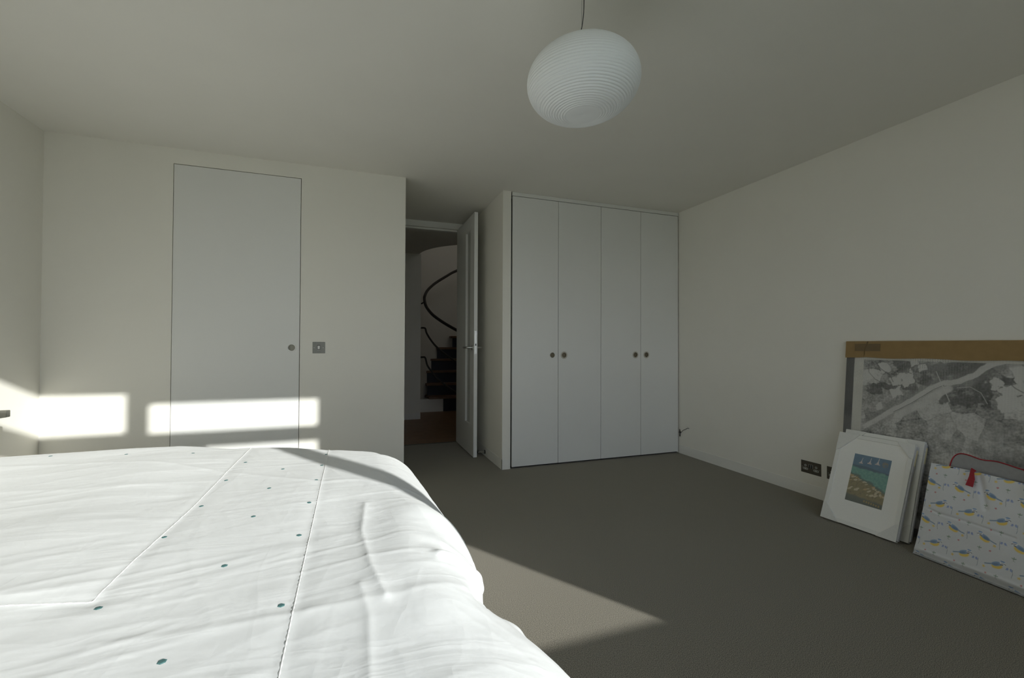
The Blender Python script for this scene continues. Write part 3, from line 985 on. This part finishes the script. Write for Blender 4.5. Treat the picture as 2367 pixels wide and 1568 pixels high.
DOTS += [(-0.701, 2.489), (-0.976, 2.54), (-1.276, 2.60), (-0.111, 2.30)]
for (x, y) in DOTS:
    u, v = duvet_uv_at(x, y)
    p, nn = on_duvet(u, v, 0.0)
    MB().lathe([(0, 0.0016), (0.0055, 0.0013), (0.0072, 0.0003), (0.0072, -0.002)], p, nn, 6).build('embroidered_dot', M_DOT, duvet)

# shelf end beside the head of the bed
sh = tag(empty('wall_shelf', (XL, 3.00, 0.695)), 'short grey shelf end on the left wall above the far side of the bed', 'shelf')
MB().prism([(0.0, 0.036), (0.219, 0.037), (0.219, 0.003), (0.0, -0.030)], 1, -0.05, -0.02).build('shelf_board', M_SHELF, sh, bevel=0.003)
MB().box(0.0, 0.008, -0.06, -0.01, -0.05, 0.04).build('wall_plate', M_SHELF, sh)


# ------------------------------------------------------------------ pictures and bag against the right wall
def small_picture(name, bl, w, l, width, height, label, painted):
    t = 0.018
    root = tag(empty(name, matrix=frame_matrix(bl, w, l)), label, 'picture', 'small white framed pictures')
    b = 0.022
    f_ = MB()
    # mitred moulding, c is towards the room (0 = front face), back at -t
    o_ = [(0, 0), (width, 0), (width, height), (0, height)]
    i_ = [(b, b), (width - b, b), (width - b, height - b), (b, height - b)]
    for k in range(4):
        k2 = (k + 1) % 4
        q = [o_[k], o_[k2], i_[k2], i_[k]]
        vs = [(x, y, -t) for x, y in q] + [(x, y, z) for (x, y), z in zip(q, (0, 0, -0.001, -0.001))]
        f_.add(vs, [(3, 2, 1, 0), (4, 5, 6, 7), (0, 1, 5, 4), (1, 2, 6, 5), (2, 3, 7, 6), (3, 0, 4, 7)])
    f_.build('frame', M_FRAMEW, root)
    MB().box(b, width - b, b, height - b, -t + 0.002, -0.006).build('mount', M_MATB, root)
    for cx, cy, sx, sy, k in ((0, height, 1, -1, 0.115), (width, height, -1, -1, 0.085), (0, 0, 1, 1, 0.10), (width, 0, -1, 1, 0.095)):
        poly = [(cx - sx * 0.002, cy - sy * 0.002), (cx + sx * k, cy - sy * 0.002), (cx + sx * (k - 0.01), cy + sy * 0.012), (cx + sx * 0.014, cy + sy * (k * 0.95)), (cx - sx * 0.002, cy + sy * k)]
        MB().prism(poly, 2, -t - 0.0005, 0.0025).build('corner_protector', M_CORNER, root, bevel=0.001)
    MB().box(width + 0.0005, width + 0.010, 0.006, height - 0.01, -t + 0.001, -0.003).build('bubble_wrap_edge', M_SIDEWRAP, root, bevel=0.003)
    MB().box(width + 0.0098, width + 0.011, height - 0.12, height - 0.03, -t + 0.003, -0.004).build('side_tape', M_TAPEY, root)
    if painted:
        a0, a1, b0, b1 = 0.108, 0.302, 0.143, 0.431
        nx, ny = 150, 222
        A, B = np.meshgrid(np.linspace(0, 1, nx), np.linspace(0, 1, ny))
        grid_mesh('print', np.stack([a0 + A * (a1 - a0), b0 + B * (b1 - b0), np.full(A.shape, -0.005)], -1), M_PRINT, root, colors=seascape(A, B) * 0.74 + 0.115)
    return root


def seascape(A, B):
    """plain harbour seascape: A 0..1 across, B 0..1 up; returns linear rgb"""
    c = np.zeros(A.shape + (3,))
    n1 = fbm(A * 5, B * 7, 3, 4)
    n2 = fbm(A * 14, B * 22, 9, 3)
    def put(mask, rgb):
        nonlocal c
        m_ = np.clip(mask, 0, 1)[..., None]
        c = c * (1 - m_) + s2l(rgb) * m_
    c[:] = s2l((88, 128, 154))
    put(0.5 + n1 * 0.8, (74, 112, 140))
    yb_ = 0.775 + 0.02 * np.sin(A * 5) - 0.02 * A
    put(smooth01((yb_ - B) / 0.03) , (62, 96, 112))
    y2 = 0.735 - 0.03 * A + 0.03 * n1
    put(smooth01((y2 - B) / 0.03), (92, 152, 140))
    put(smooth01((y2 - B) / 0.03) * np.clip(0.4 + n2 * 1.2, 0, 1), (116, 172, 152))
    y3 = 0.60 - 0.26 * A ** 1.2 + 0.05 * n1
    put(smooth01((y3 + 0.03 - B) / 0.05), (84, 112, 98))
    put(smooth01((y3 - 0.02 - B) / 0.06), (142, 128, 78))
    put(smooth01((y3 - 0.02 - B) / 0.06) * np.clip(n2 * 2, 0, 1), (118, 104, 62))
    r = np.random.default_rng(12)
    for _ in range(46):
        ca = r.uniform(0, 1)
        cb_ = r.uniform(0.20, 0.56 - 0.27 * ca ** 1.2) if ca < 0.98 else 0.25
        sa, sb = r.uniform(0.02, 0.055), r.uniform(0.009, 0.020)
        tl = r.uniform(-0.5, 0.3)
        da, db = A - ca, B - cb_
        d = ((da + db * tl) / sa) ** 2 + ((db - da * 0.25) / sb) ** 2
        put(smooth01((1.25 - d) / 0.5), (202, 188, 154) if r.random() > 0.35 else (190, 158, 108))
    put(smooth01((0.17 - 0.05 * A - B + 0.02 * n1) / 0.05), (92, 96, 78))
    put(smooth01((0.10 - B + 0.03 * n1) / 0.05) * 0.6, (74, 82, 70))
    for ca, base, s in ((0.22, 0.83, 0.055), (0.45, 0.855, 0.06), (0.66, 0.87, 0.07)):
        t = (B - base) / (2.1 * s)
        wid = s * np.clip(0.75 * (1 - t), 0, 1) * (0.75 + 0.25 * np.cos(t * 7))
        put(((t > 0) & (t < 1) & (np.abs(A - ca - 0.03 * t) < wid * 0.7)).astype(float), (214, 204, 200))
        put(((np.abs(B - base + 0.008) < 0.010) & (np.abs(A - ca) < s * 0.95)).astype(float), (206, 190, 184))
    put(smooth01((0.075 - np.hypot((A - 0.86) * 0.75, B - 0.885)) / 0.04) * np.clip(0.55 + n2, 0, 1), (150, 128, 74))
    # a row of small illegible yellow dabs along the lower edge
    for k in range(7):
        ca = 0.52 + k * 0.065
        put(((np.abs(A - ca) < 0.020) & (np.abs(B - 0.070 + 0.004 * k) < 0.022) & (np.abs(np.hypot((A - ca) * 1.1, B - 0.07 + 0.004 * k) - 0.014) < 0.008)).astype(float), (172, 142, 58))
    return c


small_picture('framed_picture', (2.763, 1.973, 0.0105), (0.043, -0.999, 0), (0.194, 0.009, 0.509), 0.397, 0.5455,
              'small white framed seascape with card corners leaning on the carpet', True)
small_picture('framed_picture', (2.8212, 1.955, 0.0085), (0.040, -0.999, 0), (0.1635, 0.009, 0.520), 0.405, 0.556,
              'white framed picture hidden behind the small seascape', False)

# large aerial photograph wrapped in bubble film
PK = 0.085
big = tag(empty('aerial_photograph', matrix=frame_matrix((2.9785, 2.007, 0.0025), (0, -1, 0), (PK, 0, 1))),
          'large grey aerial photograph in bubble wrap with a cardboard edge leaning on the right wall', 'picture')
BW, BH, BT = 1.52, 1.102, 0.012
fb = MB()
fb.box(0, 0.046, 0, BH, -BT, 0).box(BW - 0.046, BW, 0, BH, -BT, 0).box(0.046, BW - 0.046, 0, 0.046, -BT, 0).box(0.046, BW - 0.046, BH - 0.046, BH, -BT, 0)
fb.build('frame', M_FRAMED, big)
MB().box(0.046, BW - 0.046, 0.046, BH - 0.046, -BT + 0.002, -0.004).build('mount', M_MATB, big)


def aerial(a, b):
    n1 = fbm(a * 6, b * 6, 51, 5)
    n2 = fbm(a * 26, b * 26, 57, 3)
    n3 = fbm(a * 90, b * 90, 61, 2)
    g = 0.30 + 0.12 * n1 + 0.16 * n2 + 0.16 * n3
    # field parcels: cells with a tone of their own and dark hedges
    r = np.random.default_rng(5)
    cx, cy = r.uniform(0, 1.6, 150), r.uniform(0, 1.1, 150)
    tone = r.choice([0.16, 0.24, 0.34, 0.46, 0.62], 150, p=[.22, .24, .24, .18, .12])
    wa, wb_ = a + 0.03 * perlin(a * 9, b * 9, 71), b + 0.03 * perlin(a * 9, b * 9, 72)
    d1 = np.full(a.shape, 9.0)
    d2 = np.full(a.shape, 9.0)
    k1 = np.zeros(a.shape, int)
    for i in range(150):
        d = np.hypot(wa - cx[i], wb_ - cy[i])
        nearer = d < d1
        d2 = np.where(nearer, d1, np.minimum(d2, d))
        k1 = np.where(nearer, i, k1)
        d1 = np.where(nearer, d, d1)
    cell = tone[k1]
    g = 0.5 * g + 0.5 * cell + 0.08 * n3 + 0.05 * n2
    g = g - 0.10 * smooth01((0.006 - (d2 - d1)) / 0.006)
    def put(m, v):
        nonlocal g
        g = g * (1 - m) + v * m
    woods = [((0.305, 0.963), (0.050, 0.040)), ((0.343, 0.838), (0.050, 0.026)), ((0.50, 0.945), (0.14, 0.040)), ((0.585, 0.925), (0.10, 0.035)), ((0.62, 0.985), (0.10, 0.02)), ((0.768, 0.905), (0.035, 0.03)), ((0.173, 0.809), (0.06, 0.03)), ((0.673, 0.86), (0.05, 0.06)), ((0.23, 0.83), (0.07, 0.02)), ((0.60, 0.79), (0.10, 0.035)), ((0.42, 0.88), (0.05, 0.03))]
    for (ca, cb_), (sa, sb) in woods:
        d = ((a - ca) / sa) ** 2 + ((b - cb_) / sb) ** 2 + 1.3 * n2
        put(smooth01((1.15 - d) / 0.4) * 0.85, 0.115 + 0.05 * n3 + 0.03 * n2)
    fields = [((0.341, 0.885), (0.035, 0.045)), ((0.412, 0.95), (0.022, 0.018)), ((0.369, 0.985), (0.018, 0.02)), ((0.287, 0.872), (0.035, 0.03)), ((0.29, 0.80), (0.03, 0.025)), ((0.722, 0.885), (0.025, 0.03)), ((0.785, 0.857), (0.05, 0.035)), ((0.771, 0.79), (0.045, 0.04)), ((0.226, 0.946), (0.028, 0.03)), ((0.144, 0.90), (0.03, 0.03)), ((0.202, 0.706), (0.018, 0.022)), ((0.80, 0.95), (0.03, 0.06))]
    for (ca, cb_), (sa, sb) in fields:
        d = np.maximum(np.abs((a - ca) + 0.4 * (b - cb_)) / sa, np.abs((b - cb_) - 0.5 * (a - ca)) / sb) + 0.8 * n2
        put(smooth01((1.1 - d) / 0.25) * 0.9, 0.60 + 0.06 * n1)
    river = [(0.10, 0.55), (0.19, 0.62), (0.272, 0.690), (0.358, 0.752), (0.457, 0.838), (0.504, 0.868), (0.577, 0.886), (0.638, 0.922), (0.695, 0.980), (0.758, 1.004), (0.84, 1.02)]
    d = poly_dist(a, b, river) + 0.006 * n2
    put(smooth01((0.048 - d) / 0.02) * 0.6, 0.20 + 0.04 * n2)
    put(smooth01((0.017 - d) / 0.006), 0.50 + 0.06 * n2)
    d = poly_dist(a, b, [(p + 0.028, q - 0.026) for p, q in river[2:6]]) + 0.003 * n2
    put(smooth01((0.024 - d) / 0.01), 0.46 + 0.08 * n2)
    d = poly_dist(a, b, [(p + 0.008, q - 0.008) for p, q in river[2:6]])
    put(smooth01((0.003 - d) / 0.002) * 0.8, 0.10)
    for road, w_ in (([(0.475, 0.935), (0.505, 0.86), (0.54, 0.775)], 0.003), ([(0.569, 0.851), (0.622, 0.861), (0.666, 0.834), (0.692, 0.781)], 0.0025)):
        d = poly_dist(a, b, road)
        put(smooth01((w_ - d) / 0.003), 0.66)
    for ring in ([(0.13, 0.96), (0.135, 0.91), (0.17, 0.87), (0.215, 0.845)], [(0.17, 0.975), (0.20, 0.935), (0.25, 0.90), (0.27, 0.86)], [(0.33, 0.98), (0.32, 0.93), (0.36, 0.915)], [(0.74, 0.93), (0.79, 0.87), (0.82, 0.85)]):
        d = poly_dist(a, b, ring)
        put(smooth01((0.004 - d) / 0.003) * 0.8, 0.14)
    # lower half of the print paled: whitish wrap reflection put into the colour
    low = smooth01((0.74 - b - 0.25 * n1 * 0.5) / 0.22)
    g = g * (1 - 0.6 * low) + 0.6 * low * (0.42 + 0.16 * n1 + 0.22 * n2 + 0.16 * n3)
    g = 0.50 + (g - 0.30) * 1.8
    g = np.clip(g, 0.10, 0.85)
    return np.stack([g, g * 1.0, g * 0.985], -1)


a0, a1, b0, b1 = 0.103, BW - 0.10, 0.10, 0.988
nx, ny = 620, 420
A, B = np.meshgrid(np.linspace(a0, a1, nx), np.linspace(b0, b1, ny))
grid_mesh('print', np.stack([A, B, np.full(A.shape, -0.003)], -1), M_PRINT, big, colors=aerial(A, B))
# loose film: slightly wavy sheet in front, wrapping the left edge
nx, ny = 120, 90
A, B = np.meshgrid(np.linspace(-0.004, BW + 0.004, nx), np.linspace(0.0, BH - 0.095, ny))
W_ = 0.0030 + 0.0010 * fbm(A * 6, B * 6, 81, 2) - 0.004 * np.exp(-((A + 0.004) / 0.01) ** 2)
grid_mesh('bubble_wrap', np.stack([A, B, W_], -1), M_BUBBLE, big)
# cardboard edging along the top
ce = MB()
ny_ = 40
xs = np.linspace(-0.004, BW + 0.004, ny_)
low_ = [BH - 0.101 + 0.003 * math.sin(i * 0.7) + (0.0 if i > 2 else -0.004) for i in range(ny_)]
P = np.zeros((4, ny_, 3))
for i, x in enumerate(xs):
    P[0, i] = (x, low_[i], 0.0072)
    P[1, i] = (x, BH + 0.003, 0.0068)
    P[2, i] = (x, BH + 0.003, -BT - 0.001)
    P[3, i] = (x, BH - 0.09, -BT - 0.001)
cardo = grid_mesh('cardboard_edge', P, M_CARD, big, smooth=False)
sd = cardo.modifiers.new('thickness', 'SOLIDIFY')
sd.thickness = 0.0025
MB().prism([(0.108, BH - 0.10), (0.112, BH - 0.08), (0.112, BH - 0.05), (0.128, BH - 0.012), (0.131, BH), (0.124, BH), (0.108, BH - 0.045)], 2, 0.0095, 0.0108).build('torn_flap', M_TAPEB, big)
MB().box(0.052, 0.198, BH - 0.060, BH - 0.014, 0.0085, 0.0100).build('parcel_tape', M_TAPEB, big)
MB().box(-0.0055, -0.0040, BH - 0.10, BH + 0.002, -BT, 0.007).build('cardboard_end', M_CARD, big)


# printed carrier bag
def bag_print(a, b):
    c = np.zeros(a.shape + (3,))
    c[:] = (0.70, 0.715, 0.73)
    def put(m, rgb):
        nonlocal c
        m_ = np.clip(m, 0, 1)[..., None]
        c = c * (1 - m_) + s2l(rgb) * m_
    PA, PB = 0.118, 0.1925
    wob = 0.0015 * perlin(a * 80, b * 80, 91)
    def motif(oa, ob):
        """offsets into the repeat (a right, b up) centred on (oa, ob), nearest copy, second copy shifted half across / half down"""
        sa = (a - oa) / PA
        sb = (b - ob) / PB
        da = (sa - np.round(sa)) * PA
        db = (sb - np.round(sb)) * PB
        return da + wob, db + wob
    def ell(da, db, ca, cb_, ra, rb, ang=0.0, soft=0.35):
        x, y = da - ca, db - cb_
        X = x * math.cos(ang) + y * math.sin(ang)
        Y = -x * math.sin(ang) + y * math.cos(ang)
        d = np.sqrt((X / ra) ** 2 + (Y / rb) ** 2)
        return smooth01((1 + soft / 2 - d) / soft)
    def line(da, db, pts, w):
        return smooth01((w * 1.4 - poly_dist(da, db, pts)) / (w * 0.8))
    LA, LB = 0.1415, 0.3855
    RA, RB = LA + 0.0565, LB - 0.098
    for (oa, ob, s) in ((LA, LB, 1), (RA, RB, -1)):
        da, db = motif(oa, ob)
        da, db = da * s / 1.2, db / 1.2               # s=1: head upper left, tail lower right
        put(line(da, db, [(0.012, -0.004), (0.036, -0.012)], 0.0021), (118, 146, 172))
        put(ell(da, db, 0.002, -0.0075, 0.0160, 0.0098, -0.32), (236, 204, 70))
        put(ell(da, db, 0.003, 0.000, 0.0165, 0.0076, -0.42), (126, 156, 192))
        put(ell(da, db, 0.007, -0.003, 0.0105, 0.0042, -0.40), (96, 130, 168))
        put(ell(da, db, -0.0130, 0.0085, 0.0080, 0.0074), (236, 238, 240))
        put(ell(da, db, -0.0125, 0.0142, 0.0066, 0.0028), (120, 156, 200))
        put(line(da, db, [(-0.019, 0.0075), (-0.008, 0.0078)], 0.0009), (50, 52, 66))
        put(ell(da, db, -0.0105, 0.0020, 0.0050, 0.0020, -0.3), (70, 80, 100))
        put(line(da, db, [(-0.0185, 0.0065), (-0.0215, 0.0055)], 0.0010), (60, 60, 70))
    for k in range(2):
        ka, kb = (0.0, 0.0) if k == 0 else (0.0565, -0.098)
        # yellow star flower
        da, db = motif(0.181 + ka if k == 0 else 0.152, 0.360 + kb if k == 0 else 0.259)
        th = np.arctan2(db, da)
        rr = np.hypot(da, db)
        put(smooth01((0.0072 * (0.78 + 0.22 * np.cos(5 * th)) - rr) / 0.0015), (228, 200, 96))
        # red flower
        da, db = motif(0.168, 0.333) if k == 0 else motif(0.161, 0.233)
        th = np.arctan2(db, da)
        put(smooth01((0.0056 * (0.75 + 0.25 * np.cos(5 * th + 1)) - np.hypot(da, db)) / 0.0013), (196, 104, 110))
        # green sprig
        da, db = motif(0.130, 0.331) if k == 0 else motif(0.197, 0.232)
        for an in (0.5, 1.6, 2.7):
            put(ell(da, db, 0.0045 * math.cos(an), 0.0045 * math.sin(an), 0.0045, 0.0019, an), (132, 154, 136))
        put(line(da, db, [(0, 0), (-0.002, -0.008), (0.003, -0.010)], 0.0008), (134, 150, 138))
        # blue bells on a stem
        da, db = motif(0.091, 0.383) if k == 0 else motif(0.236, 0.281)
        for q in (-0.006, 0.006):
            put(ell(da, db, q, 0.0, 0.0038, 0.0058, 0.35 if q > 0 else -0.35), (138, 156, 204))
            put(ell(da, db, q * 1.3, -0.0042, 0.0046, 0.0020), (148, 166, 210))
        sx_ = -1 if k == 0 else 1
        put(line(da, db, [(sx_ * 0.012, 0.004), (sx_ * 0.012, -0.018), (sx_ * 0.010, -0.032)], 0.0008), (124, 140, 150))
    return c * 0.86 + 0.105


BGW, BGH = 0.64, 0.474
bag = tag(empty('carrier_bag', matrix=frame_matrix((2.732, 1.463, 0.0045), (-0.065, -0.998, 0), (0.105, -0.004, 0.461))),
          'large white zipped bag printed with small blue and yellow birds', 'bag')
nx, ny = 400, 300
A, B = np.meshgrid(np.linspace(0, 1, nx), np.linspace(0, 1, ny))
ga = A * BGW + (0.012 * B - 0.010 * (1 - B) ** 6) * (1 - A)
gb = B * BGH
bul = 0.012 * np.sin(PI * np.clip(A, 0, 1)) * np.sin(PI * np.clip(B, 0, 1)) ** 0.7
bul = bul + 0.006 * fbm(ga * 5, gb * 5, 95, 3)
for pts, w_, am in (([(0.204, 0.474), (0.225, 0.40), (0.25, 0.32)], 0.012, -0.007), ([(0.02, 0.245), (0.074, 0.235), (0.19, 0.236), (0.36, 0.228)], 0.006, -0.004), ([(0.02, 0.03), (0.3, 0.035), (0.6, 0.03)], 0.008, 0.004)):
    bul = bul + am * np.exp(-(poly_dist(ga, gb, pts) / w_) ** 2)
bul = bul * smooth01(np.minimum(np.minimum(A, 1 - A) * 12, np.minimum(B * 10, 1)))
bul = bul - 0.012 * smooth01((0.06 - B) / 0.06)
gb2 = gb + 0.004 * np.sin(ga * 11) * smooth01((B - 0.8) / 0.2)
front = grid_mesh('front_panel', np.stack([ga, gb2, bul], -1), M_BAGPRINT, bag, colors=bag_print(ga, gb))
sd = front.modifiers.new('thickness', 'SOLIDIFY')
sd.thickness = 0.002
sd.offset = -1
# remaining body of the bag: left and right gussets, base, back; depth shrinks towards the top
DEP0, DEP1 = 0.155, 0.040
def side_panel(aa, sgn):
    n1_, n2_ = 26, 50
    S, B_ = np.meshgrid(np.linspace(0, 1, n1_), np.linspace(0, 1, n2_))
    dep = DEP0 * (1 - B_) + DEP1 * B_
    tuck = sgn * 0.030 * np.sin(PI * S) * smooth01(B_ * 1.4)
    x = aa(B_) + tuck
    return np.stack([x, B_ * BGH + S * dep * 0.235 * (1 - B_), -S * dep - 0.001], -1), S, B_
Pl, S, B_ = side_panel(lambda b: 0.012 * b - 0.010 * (1 - b) ** 6, 1)
grid_mesh('side_gusset', Pl, M_BAGPRINT, bag, colors=bag_print(-S * 0.15, B_ * BGH))
Pr, S, B_ = side_panel(lambda b: BGW + 0 * b, -1)
grid_mesh('side_gusset', Pr, M_BAGPRINT, bag, colors=bag_print(BGW + S * 0.15, B_ * BGH))
MB().add([(-0.008, 0.0, 0), (BGW, 0.0, 0), (BGW, 0.0365, -DEP0), (-0.008, 0.0365, -DEP0), (0.0, 0.007, -0.012), (BGW, 0.007, -0.012), (BGW, 0.0405, -DEP0), (0.0, 0.0405, -DEP0)],
         [(0, 1, 2, 3), (7, 6, 5, 4), (0, 4, 5, 1), (2, 6, 7, 3), (1, 5, 6, 2), (3, 7, 4, 0)]).build('bottom_panel', M_LINING, bag)
MB().box(0.012, BGW, 0.018, BGH - 0.012, -0.044, -0.040).build('back_panel', M_LINING, bag)
# open zip lid: lining side faces the room, red piping along its edge
ol = [(0.072, 0.455), (0.080, 0.515), (0.100, 0.546), (0.135, 0.552), (0.195, 0.541), (0.255, 0.545), (0.325, 0.534), (0.42, 0.520), (0.52, 0.515), (0.60, 0.500), (0.628, 0.455)]
olp = spline([(x, y, 0) for x, y in ol], 8)
topc = np.array([(p.x, p.y) for p in olp])
nb = 12
P = np.zeros((nb, len(topc), 3))
for j in range(nb):
    t = j / (nb - 1)
    yb2 = BGH - 0.022
    P[j, :, 0] = topc[:, 0]
    P[j, :, 1] = yb2 + (np.maximum(topc[:, 1], yb2 + 0.001) - yb2) * t
    P[j, :, 2] = -0.036 - 0.006 * np.sin(topc[:, 0] * 9 + 1.0) * t + 0.010 * t
lid = grid_mesh('lid', P, M_LINING, bag)
sd = lid.modifiers.new('thickness', 'SOLIDIFY')
sd.thickness = 0.003
MB().tube([tuple(P[-1, i] + np.array([0, 0, 0.001])) for i in range(len(topc))], 0.0027, 8).build('red_piping', M_RED, bag, smooth=True)
MB().tube([p for p in spline([(0.072, 0.458, -0.026), (0.082, 0.470, -0.012), (0.105, 0.474, 0.002)])], 0.0032, 8).build('zip_edge', M_BLACK, bag, smooth=True)
# red pull tab hanging over the front edge
tb = MB()
tb.prism([(0.172, 0.405), (0.2005, 0.402), (0.204, 0.44), (0.198, 0.472), (0.206, 0.482), (0.199, 0.486), (0.186, 0.492), (0.183, 0.480), (0.181, 0.45)], 2, 0.018, 0.0205)
tb.build('pull_tab', M_RED, bag, bevel=0.0008)
sp_ = spline([(0.399, 0.400, 0.020), (0.396, 0.44, 0.021), (0.393, 0.472, 0.016), (0.396, 0.492, -0.004), (0.403, 0.486, -0.024)])
hs = MB()
for q in (0.0,):
    vs, fs = [], []
    for i, p in enumerate(sp_):
        vs += [(p.x - 0.011, p.y, p.z), (p.x + 0.011, p.y, p.z), (p.x + 0.011, p.y, p.z + 0.003), (p.x - 0.011, p.y, p.z + 0.003)]
    for i in range(len(sp_) - 1):
        for k in range(4):
            fs.append((i * 4 + k, i * 4 + (k + 1) % 4, (i + 1) * 4 + (k + 1) % 4, (i + 1) * 4 + k))
    fs += [(3, 2, 1, 0), tuple((len(sp_) - 1) * 4 + k for k in range(4))]
    hs.add(vs, fs)
hs.build('strap', M_PURPLE, bag)
